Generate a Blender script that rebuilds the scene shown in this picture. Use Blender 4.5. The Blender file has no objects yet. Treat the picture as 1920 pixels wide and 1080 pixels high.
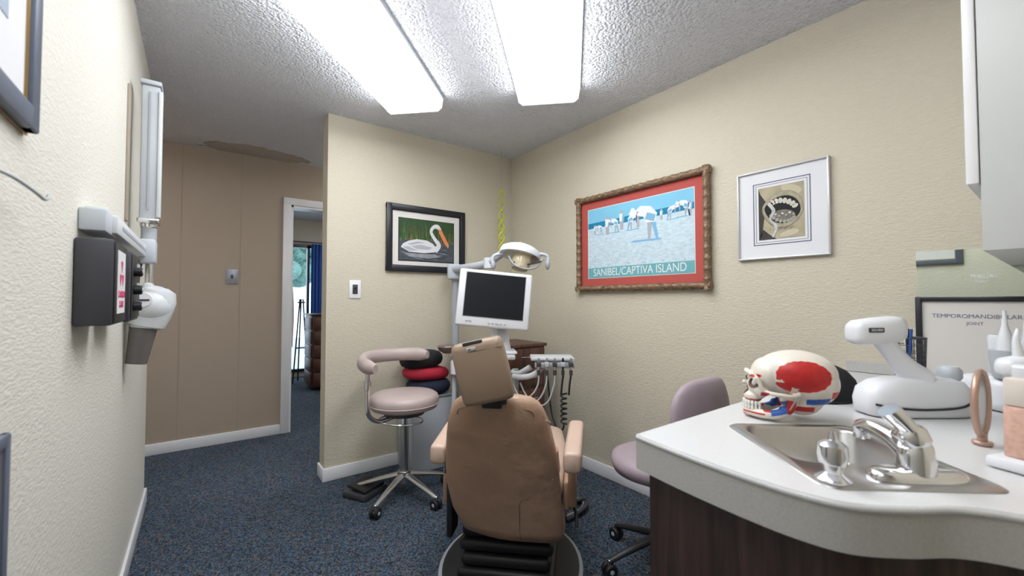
import bpy, bmesh, math, random
from mathutils import Vector, Matrix
random.seed(4)
sc=bpy.context.scene
D=bpy.data
# ---------------------------------------------------------------- materials
def newmat(name):
    m=D.materials.new(name); m.use_nodes=True
    nt=m.node_tree; b=nt.nodes['Principled BSDF']
    return m,nt,b
def N(nt,t,**k):
    n=nt.nodes.new(t)
    for a,v in k.items():
        if a in n.inputs.keys(): n.inputs[a].default_value=v
        else: setattr(n,a,v)
    return n
def coords(nt,scale=(1,1,1),rot=(0,0,0)):
    tc=N(nt,'ShaderNodeTexCoord'); mp=N(nt,'ShaderNodeMapping')
    mp.inputs['Scale'].default_value=scale; mp.inputs['Rotation'].default_value=rot
    nt.links.new(tc.outputs['Object'],mp.inputs['Vector']); return mp.outputs['Vector']
def M(name,col,rough=.5,metal=0,var=.08,vs=8,bump=0,bs=60,bd=.002,coat=0,emit=0,scale=(1,1,1),spec=.5):
    m,nt,b=newmat(name); v=coords(nt,scale)
    n=N(nt,'ShaderNodeTexNoise',Scale=vs,Detail=4.0); nt.links.new(v,n.inputs['Vector'])
    r=N(nt,'ShaderNodeMix',data_type='RGBA')
    r.inputs[6].default_value=[c*(1-var) for c in col]+[1]; r.inputs[7].default_value=[min(1,c*(1+var)) for c in col]+[1]
    nt.links.new(n.outputs['Fac'],r.inputs[0]); nt.links.new(r.outputs[2],b.inputs['Base Color'])
    b.inputs['Roughness'].default_value=rough; b.inputs['Metallic'].default_value=metal
    b.inputs['Specular IOR Level'].default_value=spec
    if coat: b.inputs['Coat Weight'].default_value=coat
    if emit:
        b.inputs['Emission Color'].default_value=list(col)+[1]; b.inputs['Emission Strength'].default_value=emit
    if bump:
        n2=N(nt,'ShaderNodeTexNoise',Scale=bs,Detail=5.0); nt.links.new(v,n2.inputs['Vector'])
        bp=N(nt,'ShaderNodeBump',Strength=bump,Distance=bd); nt.links.new(n2.outputs['Fac'],bp.inputs['Height'])
        nt.links.new(bp.outputs['Normal'],b.inputs['Normal'])
    return m
def wallmat(name,col,strength=.5):
    m,nt,b=newmat(name)
    v=coords(nt,(34,34,170)); n=N(nt,'ShaderNodeTexNoise',Scale=1.0,Detail=2.0,Distortion=.9); nt.links.new(v,n.inputs['Vector'])
    v2=coords(nt,(110,110,70)); n2=N(nt,'ShaderNodeTexVoronoi',Scale=1.0); nt.links.new(v2,n2.inputs['Vector'])
    mx=N(nt,'ShaderNodeMath',operation='MULTIPLY_ADD'); nt.links.new(n2.outputs['Distance'],mx.inputs[0]); mx.inputs[1].default_value=.3
    nt.links.new(n.outputs['Fac'],mx.inputs[2])
    bp=N(nt,'ShaderNodeBump',Strength=strength,Distance=.005); nt.links.new(mx.outputs[0],bp.inputs['Height']); nt.links.new(bp.outputs['Normal'],b.inputs['Normal'])
    cr=N(nt,'ShaderNodeMix',data_type='RGBA'); cr.inputs[6].default_value=[c*.93 for c in col]+[1]; cr.inputs[7].default_value=[min(1,c*1.07) for c in col]+[1]
    nt.links.new(n.outputs['Fac'],cr.inputs[0]); nt.links.new(cr.outputs[2],b.inputs['Base Color'])
    b.inputs['Roughness'].default_value=.65
    return m
def woodmat(name,c1,c2,scale=(14,14,1.2),rough=.4):
    m,nt,b=newmat(name); v=coords(nt,scale)
    n=N(nt,'ShaderNodeTexNoise',Scale=3.0,Detail=8.0,Distortion=.8); nt.links.new(v,n.inputs['Vector'])
    r=N(nt,'ShaderNodeValToRGB'); r.color_ramp.elements[0].position=.35; r.color_ramp.elements[1].position=.68
    r.color_ramp.elements[0].color=list(c1)+[1]; r.color_ramp.elements[1].color=list(c2)+[1]
    nt.links.new(n.outputs['Fac'],r.inputs[0]); nt.links.new(r.outputs[0],b.inputs['Base Color']); b.inputs['Roughness'].default_value=rough
    return m
def carpetmat():
    m,nt,b=newmat('carpet'); v=coords(nt,(1,1,1),(0,0,.0))
    vo=N(nt,'ShaderNodeTexVoronoi',Scale=165.0); nt.links.new(v,vo.inputs['Vector'])
    sp=N(nt,'ShaderNodeSeparateColor'); nt.links.new(vo.outputs['Color'],sp.inputs[0])
    r=N(nt,'ShaderNodeValToRGB'); r.color_ramp.interpolation='CONSTANT'
    cols=[(0,(.020,.026,.040)),(.18,(.040,.062,.100)),(.38,(.065,.095,.14)),(.60,(.13,.15,.175)),(.70,(.05,.045,.04)),(.80,(.17,.125,.095)),(.9,(.05,.12,.19))]
    e=r.color_ramp.elements; e[0].position=0; e[0].color=cols[0][1]+(1,); e[1].position=cols[1][0]; e[1].color=cols[1][1]+(1,)
    for p,c in cols[2:]:
        x=e.new(p); x.color=c+(1,)
    nt.links.new(sp.outputs[0],r.inputs[0]); 
    n=N(nt,'ShaderNodeTexNoise',Scale=3.0,Detail=3.0); nt.links.new(v,n.inputs['Vector'])
    mm=N(nt,'ShaderNodeMix',data_type='RGBA',blend_type='MULTIPLY'); mm.inputs[0].default_value=.25
    nt.links.new(r.outputs[0],mm.inputs[6]); nt.links.new(n.outputs['Fac'],mm.inputs[7]); nt.links.new(mm.outputs[2],b.inputs['Base Color'])
    bp=N(nt,'ShaderNodeBump',Strength=.5,Distance=.005,invert=True); nt.links.new(vo.outputs['Distance'],bp.inputs['Height']); nt.links.new(bp.outputs['Normal'],b.inputs['Normal'])
    b.inputs['Roughness'].default_value=.95; b.inputs['Specular IOR Level'].default_value=.15
    return m
def ceilmat():
    m,nt,b=newmat('popcorn_ceiling'); v=coords(nt)
    n=N(nt,'ShaderNodeTexNoise',Scale=95.0,Detail=3.0); nt.links.new(v,n.inputs['Vector'])
    vo=N(nt,'ShaderNodeTexVoronoi',Scale=75.0); nt.links.new(v,vo.inputs['Vector'])
    a=N(nt,'ShaderNodeMath',operation='SUBTRACT'); nt.links.new(n.outputs['Fac'],a.inputs[0]); nt.links.new(vo.outputs['Distance'],a.inputs[1])
    bp=N(nt,'ShaderNodeBump',Strength=1.0,Distance=.013); nt.links.new(a.outputs[0],bp.inputs['Height']); nt.links.new(bp.outputs['Normal'],b.inputs['Normal'])
    # water stain near the hallway
    mp=N(nt,'ShaderNodeMapping'); mp.vector_type='POINT'; mp.inputs['Location'].default_value=(-.38/.42,-4.13/.17,-2.44/1); mp.inputs['Scale'].default_value=(1/.42,1/.17,1)
    tc=N(nt,'ShaderNodeTexCoord'); nt.links.new(tc.outputs['Object'],mp.inputs['Vector'])
    n3=N(nt,'ShaderNodeTexNoise',Scale=2.5,Detail=3.0); nt.links.new(mp.outputs[0],n3.inputs['Vector'])
    ln=N(nt,'ShaderNodeVectorMath',operation='LENGTH'); nt.links.new(mp.outputs[0],ln.inputs[0])
    ad=N(nt,'ShaderNodeMath',operation='ADD'); nt.links.new(ln.outputs['Value'],ad.inputs[0]); nt.links.new(n3.outputs['Fac'],ad.inputs[1])
    r=N(nt,'ShaderNodeValToRGB'); e=r.color_ramp.elements
    e[0].position=0; e[0].color=(.62,.57,.53,1); e[1].position=.72; e[1].color=(.80,.81,.86,1)
    x=e.new(.66); x.color=(.58,.53,.47,1); x=e.new(.70); x.color=(.42,.35,.29,1)
    hf=N(nt,'ShaderNodeMath',operation='MULTIPLY'); nt.links.new(ad.outputs[0],hf.inputs[0]); hf.inputs[1].default_value=.5
    nt.links.new(hf.outputs[0],r.inputs[0]); nt.links.new(r.outputs[0],b.inputs['Base Color'])
    b.inputs['Roughness'].default_value=.9
    return m
WALL=wallmat('wallpaper_beige',(.575,.525,.415),.6); WALLL=wallmat('wallpaper_cream',(.68,.655,.58),.4)
HALL=M('hall_paint_taupe',(.40,.325,.255),.7,var=.03,bump=.15,bs=200)
FARW=M('far_room_paint',(.55,.5,.4),.7)
CARPET=carpetmat(); CEIL=ceilmat()
TRIM=M('trim_white',(.78,.78,.80),.35,var=.02)
WHITE=M('plastic_white',(.70,.71,.74),.3,var=.03); OFFW=M('enamel_offwhite',(.60,.62,.64),.35,var=.03)
GREY=M('plastic_grey',(.36,.38,.41),.4,var=.04); LGREY=M('grey_light',(.48,.51,.55),.4,var=.03)
DGREY=M('plastic_dark_grey',(.045,.045,.055),.45,var=.1); BLACK=M('rubber_black',(.012,.012,.014),.45,var=.15)
CHROME=M('chrome',(.75,.75,.77),.14,1,var=.03); STEEL=M('stainless_brushed',(.52,.51,.50),.3,1,var=.06,vs=30,scale=(1,12,1))
TAN=M('vinyl_tan',(.385,.24,.16),.42,var=.08,vs=5,bump=.5,bs=7,bd=.035); TAN2=M('vinyl_tan_light',(.54,.39,.305),.42,var=.05,bump=.2,bs=12,bd=.01)
HEADV=M('vinyl_headrest_brown',(.30,.21,.145),.42,var=.06,bump=.2,bs=12,bd=.01); SEAM=M('seam_thread',(.17,.11,.075),.6)
MAUVE=M('vinyl_mauve_beige',(.46,.37,.35),.38,var=.05,bump=.2,bs=12,bd=.01); MAUVE2=M('vinyl_mauve',(.34,.27,.30),.5,var=.1,vs=14,bump=.2,bs=20,bd=.006)
WOODD=woodmat('laminate_walnut_dark',(.022,.012,.010),(.060,.034,.028),rough=.4); WOODR=woodmat('wood_cabinet_red',(.060,.024,.016),(.17,.075,.052))
BAMBOO=woodmat('bamboo_frame',(.09,.05,.028),(.30,.19,.10),(8,40,40))
COUNTER=M('countertop_laminate',(.60,.60,.60),.35,var=.10,vs=220,coat=.2); COUNTERE=M('countertop_edge',(.46,.45,.43),.4,var=.2,vs=260)
FRAMEB=M('frame_black',(.010,.011,.016),.35,var=.1); FRAMES=M('frame_silver',(.56,.55,.56),.35,.35,var=.05); FRAMEG=M('frame_slate',(.11,.13,.18),.4,var=.15,vs=50); GOLD=M('gold',(.42,.28,.12),.35,.7); COPPER=M('copper_rose',(.50,.33,.26),.35,.5)
MATC=M('mat_board_cream',(.68,.65,.61),.8,var=.02); MATW=M('mat_board_white',(.70,.70,.72),.8,var=.02); MATR=M('mat_board_red',(.43,.075,.06),.8,var=.05)
REDC=M('fabric_red',(.45,.015,.04),.75,bump=.3,bs=120); NAVY=M('fabric_navy',(.012,.018,.045),.85,bump=.3,bs=120); BLKF=M('fabric_black',(.01,.01,.012),.9,bump=.3,bs=120)
YEL=M('beads_yellow',(.60,.64,.02),.3); SCREEN=M('screen_dark',(.010,.011,.014),.3,var=.1,spec=.25)
BLUEP=M('paint_blue',(.02,.10,.40),.45); REDP=M('paint_red',(.47,.015,.015),.45,var=.3,vs=60); BONE=M('skull_ivory',(.68,.63,.55),.35,var=.06,vs=25,coat=.3); DARKH=M('socket_dark',(.16,.10,.08),.8)
LAMPM=D.materials.new('fluorescent_diffuser'); LAMPM.use_nodes=True
_b=LAMPM.node_tree.nodes['Principled BSDF']; _b.inputs['Base Color'].default_value=(.9,.9,.9,1); _b.inputs['Emission Color'].default_value=(.93,.96,1,1); _b.inputs['Emission Strength'].default_value=12.5
MIRROR=M('mirror_silver',(.62,.66,.58),.02,1,var=.005)
# ---------------------------------------------------------------- helpers
class G:
    def __init__(s,name,loc=(0,0,0),rz=0,parent=None):
        s.e=D.objects.new(name,None); sc.collection.objects.link(s.e); s.e.location=loc; s.e.rotation_euler=(0,0,math.radians(rz)); s.e.empty_display_size=.1
def mk(name,verts,faces,mat,g=None,loc=(0,0,0),rot=(0,0,0),smooth=True,ang=40):
    me=D.meshes.new(name); me.from_pydata([tuple(v) for v in verts],[],faces); me.update()
    bm=bmesh.new(); bm.from_mesh(me); bmesh.ops.recalc_face_normals(bm,faces=bm.faces); bm.to_mesh(me); bm.free()
    return fin(name,me,mat,g,loc,rot,smooth,ang)
def fin(name,me,mat,g,loc,rot,smooth=True,ang=40):
    for m in (mat if isinstance(mat,(list,tuple)) else [mat]): me.materials.append(m)
    if smooth and len(me.polygons):
        me.polygons.foreach_set('use_smooth',[True]*len(me.polygons))
        try: me.set_sharp_from_angle(angle=math.radians(ang))
        except Exception: pass
    o=D.objects.new(name,me); sc.collection.objects.link(o); o.location=loc; o.rotation_euler=[math.radians(a) for a in rot]
    if g: o.parent=g.e
    return o
def box(name,c,s,mat,g=None,bev=0,seg=2,rot=(0,0,0)):
    bm=bmesh.new(); bmesh.ops.create_cube(bm,size=1)
    for v in bm.verts: v.co=Vector((v.co.x*s[0],v.co.y*s[1],v.co.z*s[2]))
    if bev: bmesh.ops.bevel(bm,geom=list(bm.edges),offset=min(bev,min(s)*.49),segments=seg,profile=.5,affect='EDGES')
    me=D.meshes.new(name); bm.to_mesh(me); bm.free()
    return fin(name,me,mat,g,c,rot,bool(bev))
def bb(name,a,b,mat,g=None,bev=0,seg=2):
    return box(name,[(a[i]+b[i])/2 for i in range(3)],[abs(b[i]-a[i]) for i in range(3)],mat,g,bev,seg)
def wbox(name,a,b,mat):
    (x0,y0,z0),(x1,y1,z1)=a,b
    v=[(x0,y0,z0),(x1,y0,z0),(x1,y1,z0),(x0,y1,z0),(x0,y0,z1),(x1,y0,z1),(x1,y1,z1),(x0,y1,z1)]
    f=[(0,3,2,1),(4,5,6,7),(0,1,5,4),(1,2,6,5),(2,3,7,6),(3,0,4,7)]
    return mk(name,v,f,mat,smooth=False)
def cat(pts,sub):
    P=[Vector(p) for p in pts]; out=[]
    if len(P)<3: return P
    for i in range(len(P)-1):
        p0=P[max(i-1,0)];p1=P[i];p2=P[i+1];p3=P[min(i+2,len(P)-1)]
        for k in range(sub):
            t=k/sub
            out.append(.5*((2*p1)+(-p0+p2)*t+(2*p0-5*p1+4*p2-p3)*t*t+(-p0+3*p1-3*p2+p3)*t**3))
    out.append(P[-1]); return out
def tube(name,pts,r,mat,g=None,n=12,sub=6,flat=1.0,loc=(0,0,0),rot=(0,0,0),cap=True,closed=False):
    smooth=sub>1 and len(pts)>2
    if smooth:
        if isinstance(r,(list,tuple)):
            rr=[v.x for v in cat([(a,0,0) for a in r],sub)]
        P=cat(pts,sub)
        if not isinstance(r,(list,tuple)): rr=[r]*len(P)
    else:
        P=[Vector(p) for p in pts]; rr=list(r) if isinstance(r,(list,tuple)) else [r]*len(P)
    verts=[];faces=[]; up=None
    for i,p in enumerate(P):
        t=(P[min(i+1,len(P)-1)]-P[max(i-1,0)]).normalized()
        if up is None:
            up=Vector((0,0,1)) if abs(t.z)<.9 else Vector((0,1,0))
        a=t.cross(up)
        if a.length<1e-5: a=t.orthogonal()
        a.normalize(); b=a.cross(t).normalized(); up=b
        for k in range(n):
            an=2*math.pi*k/n; verts.append(p+a*math.cos(an)*rr[i]+b*math.sin(an)*rr[i]*flat)
    for i in range(len(P)-1):
        for k in range(n): faces.append((i*n+k,i*n+(k+1)%n,(i+1)*n+(k+1)%n,(i+1)*n+k))
    if cap: faces.append(tuple(range(n))); faces.append(tuple((len(P)-1)*n+k for k in range(n)))
    return mk(name,verts,faces,mat,g,loc,rot)
def lathe(name,prof,mat,g=None,loc=(0,0,0),rot=(0,0,0),n=36,sx=1,sy=1,ang=40):
    verts=[];faces=[]
    for r,z in prof:
        for k in range(n):
            a=2*math.pi*k/n; verts.append((max(r,.0002)*math.cos(a)*sx,max(r,.0002)*math.sin(a)*sy,z))
    for i in range(len(prof)-1):
        for k in range(n): faces.append((i*n+k,i*n+(k+1)%n,(i+1)*n+(k+1)%n,(i+1)*n+k))
    faces.append(tuple(range(n))); faces.append(tuple((len(prof)-1)*n+k for k in range(n)))
    return mk(name,verts,faces,mat,g,loc,rot,ang=ang)
def cyl(name,loc,r,h,mat,g=None,rot=(0,0,0),n=28,bev=.002):
    b=min(bev,r*.4,h*.4)
    return lathe(name,[(r-b,-h/2),(r,-h/2+b),(r,h/2-b),(r-b,h/2)],mat,g,loc,rot,n)
def loft(name,secs,mat,g=None,loc=(0,0,0),rot=(0,0,0),ang=60):
    n=len(secs[0]); verts=[p for s in secs for p in s]; faces=[]
    for i in range(len(secs)-1):
        for k in range(n): faces.append((i*n+k,i*n+(k+1)%n,(i+1)*n+(k+1)%n,(i+1)*n+k))
    faces.append(tuple(range(n))); faces.append(tuple((len(secs)-1)*n+k for k in range(n)))
    return mk(name,verts,faces,mat,g,loc,rot,ang=ang)
def sup(cx,cy,z,a,b,p=4,n=40):
    out=[]
    for k in range(n):
        t=2*math.pi*k/n; c=math.cos(t); s=math.sin(t)
        out.append((cx+a*math.copysign(abs(c)**(2/p),c),cy+b*math.copysign(abs(s)**(2/p),s),z))
    return out
def ell(name,c,r,mat,g=None,rot=(0,0,0),n=28):
    prof=[(math.sin(math.pi*i/16),-math.cos(math.pi*i/16)) for i in range(17)]
    verts=[];faces=[]
    for a,z in prof:
        for k in range(n):
            t=2*math.pi*k/n; verts.append((a*math.cos(t)*r[0],a*math.sin(t)*r[1],z*r[2]))
    for i in range(16):
        for k in range(n): faces.append((i*n+k,i*n+(k+1)%n,(i+1)*n+(k+1)%n,(i+1)*n+k))
    o=mk(name,verts,faces,mat,g,c,rot)
    bm=bmesh.new(); bm.from_mesh(o.data); bmesh.ops.remove_doubles(bm,verts=bm.verts,dist=1e-5); bmesh.ops.recalc_face_normals(bm,faces=bm.faces); bm.to_mesh(o.data); bm.free()
    return o
def poly(name,pts,y,mat,g):
    return mk(name,[(p[0],y,p[1]) for p in pts],[tuple(range(len(pts)))],mat,g,smooth=False)
def ellp(cx,cz,a,b,n=28,rot=0,t0=0,t1=360):
    out=[]
    for k in range(n):
        t=math.radians(t0+(t1-t0)*k/(n if t1-t0==360 else n-1)); x=a*math.cos(t); z=b*math.sin(t)
        out.append((cx+x*math.cos(rot)-z*math.sin(rot),cz+x*math.sin(rot)+z*math.cos(rot)))
    return out
def text(name,body,loc,size,mat,g,rot=(90,0,0),align='CENTER',ext=.0004,sx=1):
    c=D.curves.new(name,'FONT'); c.body=body; c.size=size; c.align_x=align; c.align_y='CENTER'; c.extrude=ext
    c.materials.append(mat); o=D.objects.new(name,c); sc.collection.objects.link(o); o.location=loc; o.rotation_euler=[math.radians(a) for a in rot]; o.scale=(sx,1,1)
    if g: o.parent=g.e
    return o
def extr(name,pts,z0,z1,mat,g=None,bev=0):
    n=len(pts); v=[(p[0],p[1],z0) for p in pts]+[(p[0],p[1],z1) for p in pts]
    f=[tuple(range(n)),tuple(range(n,2*n))]+[(k,(k+1)%n,n+(k+1)%n,n+k) for k in range(n)]
    return mk(name,v,f,mat,g,ang=30)
H=2.44; XR=2.21; YB=2.96; XL=-.236; YH=4.25
# ---------------------------------------------------------------- room shell
wbox('floor',(-2.2,-1.5,-.1),(3.6,7.4,0),CARPET)
wbox('ceiling',(-2.2,-1.5,H),(3.6,7.4,H+.1),CEIL)
wbox('wall_right',(XR,-.17,0),(XR+.12,YB+.13,H),WALL)
wbox('wall_back',(.678,YB,0),(XR,YB+.13,H),WALL)
wbox('wall_left',(XL-.12,-1.4,0),(XL,3.28,H),WALLL)
wbox('wall_counter',(.75,-.29,0),(XR+.12,-.17,H),WALL)
wbox('wall_alcove',(.75,-1.4,0),(.87,-.29,H),WALL)
wbox('wall_rear',(XL-.12,-1.5,0),(.87,-1.4,H),WALL)
DX0=.665; DX1=1.50
wbox('wall_hall',(-2.1,YH,0),(DX0,YH+.12,H),HALL)
wbox('wall_hall_side',(DX1,YH,0),(3.5,YH+.12,H),HALL)
wbox('wall_hall_header',(DX0,YH,2.05),(DX1,YH+.12,H),HALL)
wbox('wall_hall_west',(-2.2,3.16,0),(-2.1,YH+.12,H),HALL)
wbox('wall_hall_south',(-2.1,3.16,0),(XL-.12,3.28,H),HALL)
wbox('wall_hall_east',(3.5,YB,0),(3.6,7.4,H),HALL)
wbox('wall_hall_inner',(XR,YB+.01,0),(3.5,YB+.13,H),HALL)
wbox('wall_far_west',(.1,YH+.12,0),(.2,7.2,H),FARW)
wbox('wall_far_sill',(.2,7.2,0),(3.5,7.3,.08),FARW)
wbox('wall_far_header',(.2,7.2,2.04),(3.5,7.3,H),FARW)
wbox('wall_far_a',(.2,7.2,.08),(.7,7.3,2.04),FARW); wbox('wall_far_b',(1.75,7.2,.08),(3.5,7.3,2.04),FARW)
gw=G('window_1',(0,0,0))
bb('frame_top',(.7,7.18,2.0),(1.75,7.26,2.04),FRAMEB,gw); bb('frame_bottom',(.7,7.18,.08),(1.75,7.26,.12),FRAMEB,gw)
for i,x in enumerate((.7,1.36,1.71)): bb('mullion_%d'%i,(x,7.18,.08),(x+.035,7.26,2.04),FRAMEB,gw)
SEAMH=M('seam',(.34,.27,.21),.8)
for i,x in enumerate((-.12,.28)): bb('trim_%d'%(i+5),(x,YH-.0015,.08),(x+.003,YH,H),SEAMH,None)
def bbd(n,a,b): bb(n,a,b,TRIM,None,.004)
bbd('baseboard_right',(XR-.013,.6,0),(XR,YB,.085))
bbd('baseboard_back',(.665,YB-.013,0),(XR-.013,YB,.085))
bbd('baseboard_back_end',(.665,YB,0),(.678,YB+.14,.085))
bbd('baseboard_left',(XL,-1.4,0),(XL+.013,3.28,.085))
bbd('baseboard_left_end',(XL-.12,3.28,0),(XL+.013,3.293,.085))
bbd('baseboard_hall',(-2.1,YH-.013,0),(DX0-.065,YH,.085))
gd=G('door_1',(0,0,0))
bb('casing_side',(DX0-.065,YH-.02,0),(DX0,YH+.0,2.05+.065),TRIM,gd,.005); bb('casing_side_b',(DX1,YH-.02,0),(DX1+.065,YH,2.115),TRIM,gd,.005)
bb('casing_top',(DX0-.065,YH-.021,2.05),(DX1+.065,YH,2.115),TRIM,gd,.005)
bb('jamb_left',(DX0,YH-.01,0),(DX0+.018,YH+.13,2.05),TRIM,gd); bb('jamb_right',(DX1-.018,YH-.01,0),(DX1,YH+.13,2.05),TRIM,gd); bb('jamb_top',(DX0,YH-.01,2.032),(DX1,YH+.13,2.05),TRIM,gd)
PLATE=M('plate_steel',(.30,.31,.34),.4,.3)
g=G('steel_switch_plate',(.225,YH-.004,1.385)); box('plate',(0,0,0),(.085,.006,.125),PLATE,g,.002); box('rocker',(0,-.005,.0),(.016,.008,.03),DGREY,g,.002)
for s in(-1,1): cyl('screw_%d'%s,(0,-.004,s*.045),.004,.004,GREY,g,(90,0,0))
g=G('light_switch',(.862,YB-.004,1.262)); box('plate',(0,0,0),(.078,.007,.125),TRIM,g,.003); box('rocker',(0,-.005,0),(.034,.008,.065),DGREY,g,.003); box('toggle',(0,-.011,.008),(.014,.006,.02),BLACK,g,.002)
# ---------------------------------------------------------------- ceiling fixtures
CAPT=M('cap_translucent',(.85,.87,.9),.4,emit=.8)
def fixture(cx,cy,L=1.24,rz=-45,name='fluorescent_ceiling_light'):
    g=G(name,(cx,cy,0),rz)
    w=.36
    prof=[(-w/2,H-.02),(-w/2+.006,H-.07),(-w/2+.03,H-.088),(w/2-.03,H-.088),(w/2-.006,H-.07),(w/2,H-.02)]
    loft('diffuser',[[(x,y,z) for x,z in prof] for y in (-L+.01,-.01)],LAMPM,g,ang=20)
    box('housing',(0,-L/2,H-.0105),(w+.006,L,.019),TRIM,g,.003)
    pe=[(-w/2-.003,H-.0),(-w/2-.003,H-.022),(-w/2+.004,H-.073),(-w/2+.028,H-.093),(w/2-.028,H-.093),(w/2-.004,H-.073),(w/2+.003,H-.022),(w/2+.003,H)]
    for i,y in enumerate((-.004,-L+.004)):
        loft('end_cap_%d'%i,[[(x,yy,z) for x,z in pe] for yy in (y-.004,y+.004)],CAPT,g,ang=20)
    for i,s in enumerate((-1,1)): box('side_rail_%d'%i,(s*(w/2+.004),-L/2,H-.015),(.006,L,.016),GREY,g)
fixture(1.055,2.42,1.24); fixture(1.64,1.834,1.24); fixture(.745,.94,1.24)  # third unit is unseen, added in line to brighten the room
fixture(-2.0,3.75,1.1,90); fixture(1.3,3.66,1.1,90)  # both hall units are out of view, added to lift the dark hallway
g=G('far_room_added_light',(1.9,5.6,0)); box('diffuser',(0,0,H-.04),(.4,1.2,.05),LAMPM,g,.01); box('housing',(0,0,H-.008),(.44,1.24,.016),TRIM,g)  # unseen lamp added to light the room beyond the door
# ---------------------------------------------------------------- picture frames
def frame(g,w,h,fw,fmat,mmat,depth=.025,inner=None):
    box('rail_top',(0,-depth/2,h/2-fw/2),(w,depth,fw),fmat,g,.004); box('rail_bottom',(0,-depth/2,-h/2+fw/2),(w,depth,fw),fmat,g,.004)
    box('stile_left',(-w/2+fw/2,-depth/2,0),(fw,depth*1.01,h),fmat,g,.004); box('stile_right',(w/2-fw/2,-depth/2,0),(fw,depth*1.01,h),fmat,g,.004)
    box('mat_board',(0,-.005,0),(w-fw*1.5,.006,h-fw*1.5),mmat,g)
    if inner:
        m,t=inner; W=w-2*fw; Hh=h-2*fw
        for i,(cx,cz,a,b) in enumerate([(0,Hh/2-t/2,W,t),(0,-Hh/2+t/2,W,t),(-W/2+t/2,0,t,Hh),(W/2-t/2,0,t,Hh)]): box('inner_lip_%d'%i,(cx,-depth*.45,cz),(a,.008,b),m,g,.002)
def fl(name,c,**k): return M(name,c,.75,var=k.get('var',.05),vs=k.get('vs',30),spec=.3)
g=G('pelican_picture',(1.397,YB-.001,1.646)); frame(g,.648,.495,.042,FRAMEB,MATC,.028,(FRAMEB,.006))
box('mat_line',(0,-.0088,-.008),(.462,.001,.322),FRAMEB,g)
mG=M('reeds_green',(.02,.06,.015),.6,var=.7,vs=60); mWt=M('pond_water',(.06,.07,.085),.5,var=.9,vs=26,scale=(1,1,5)); wh=fl('plumage_white',(.66,.66,.68)); orr=fl('bill_orange',(.70,.22,.09)); 
P=lambda px,py:((px-798)/102*.45,(448-py)/79*.31-.008)
poly('reeds',[P(747,408),P(849,408),P(849,452),P(747,452)],-.0098,mG,g); poly('water',[P(747,446),P(849,446),P(849,487),P(747,487)],-.0102,mWt,g)
rg=[fl('reed_%d'%i,c) for i,c in enumerate([(.10,.26,.05),(.22,.36,.10),(.01,.03,.01),(.35,.10,.05)])]
for i in range(130):
    x=random.uniform(748,847); t=random.uniform(409,440); l=random.uniform(-4,4); w=random.uniform(.3,.7)
    poly('reed_%d'%i,[P(x,450+random.uniform(-4,2)),P(x+w,449),P(min(848,max(748,x+l)),t)],-.0104,random.choice(rg),g)
rp=[fl('ripple_%d'%i,c) for i,c in enumerate([(.22,.24,.28),(.02,.025,.03)])]
for i in range(60):
    x=random.uniform(752,840); y=random.uniform(462,485); l=random.uniform(4,9)
    poly('ripple_%d'%i,[P(max(748,x-l),y),P(x,y-.5),P(min(848,x+l),y),P(x,y+.5)],-.0105,random.choice(rp),g)
poly('pelican_reflection',[P(754,473),P(780,474),P(812,473),P(822,478),P(800,482),P(765,480)],-.0106,fl('reflection',(.28,.28,.31),var=.5),g)
poly('pelican_body',[P(*p) for p in [(750,463),(754,456),(764,450),(778,446),(797,447),(808,452),(817,462),(812,469),(792,472),(765,471)]],-.0109,wh,g)
def ribbon(name,pts,ws,y,mat,g):
    Pp=cat([(a,0,b) for a,b in pts],6); W=[v.x for v in cat([(a,0,0) for a in ws],6)]; l=[];r=[]
    for i,p in enumerate(Pp):
        t=(Pp[min(i+1,len(Pp)-1)]-Pp[max(i-1,0)]).normalized(); nn=Vector((-t.z,0,t.x))
        l.append(p+nn*W[i]); r.append(p-nn*W[i])
    v=[(p.x,y,p.z) for p in l+r]; n=len(Pp)
    return mk(name,v,[(i,i+1,n+i+1,n+i) for i in range(n-1)],mat,g,smooth=False)
ribbon('pelican_neck',[P(812,466),P(820,455),P(812,443),P(805,430),P(809,420),P(817,418),P(823,425)],[.022,.018,.014,.012,.013,.017,.010],-.0112,wh,g)
poly('pelican_bill',[P(820,421),P(825,424),P(840,453),P(838,459),P(832,452),P(820,430)],-.0115,orr,g); poly('pelican_eye',ellp(*P(819,421),.003,.003,10),-.0118,BLACK,g)
wg=fl('wing_grey',(.42,.43,.47))
poly('wing_shadow',[P(768,460),P(785,456),P(808,460),P(800,465),P(778,465)],-.0112,wg,g); poly('wing_feather',[P(762,456),P(780,450),P(796,452),P(782,454),P(768,458)],-.0112,wg,g); poly('wing_tip',[P(752,462),P(764,461),P(780,468),P(765,469)],-.0112,wg,g)
# beach poster
g=G('beach_poster',(XR-.001,1.643,1.58),-90)
w,h=.99,.67
box('mat_board',(0,-.006,0),(w-.05,.008,h-.05),MATR,g)
def bam(name,a,b):
    A=Vector(a);B=Vector(b); L=(B-A).length; k=int(L/.055); pts=[];rr=[]
    for i in range(k):
        for f,r in ((0,.022),(.06,.022),(.12,.0195),(.5,.0185),(.88,.0195),(.97,.0215)):
            pts.append(A+(B-A)*((i+f)/k)); rr.append(r)
    pts.append(B); rr.append(.022); tube(name,pts,rr,BAMBOO,g,n=12,sub=1)
e=.022
bam('bamboo_top',(-w/2,-.025,h/2-e),(w/2,-.025,h/2-e)); bam('bamboo_bottom',(-w/2,-.025,-h/2+e),(w/2,-.025,-h/2+e)); bam('bamboo_left',(-w/2+e,-.025,-h/2),(-w/2+e,-.025,h/2)); bam('bamboo_right',(w/2-e,-.025,-h/2),(w/2-e,-.025,h/2))
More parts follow.
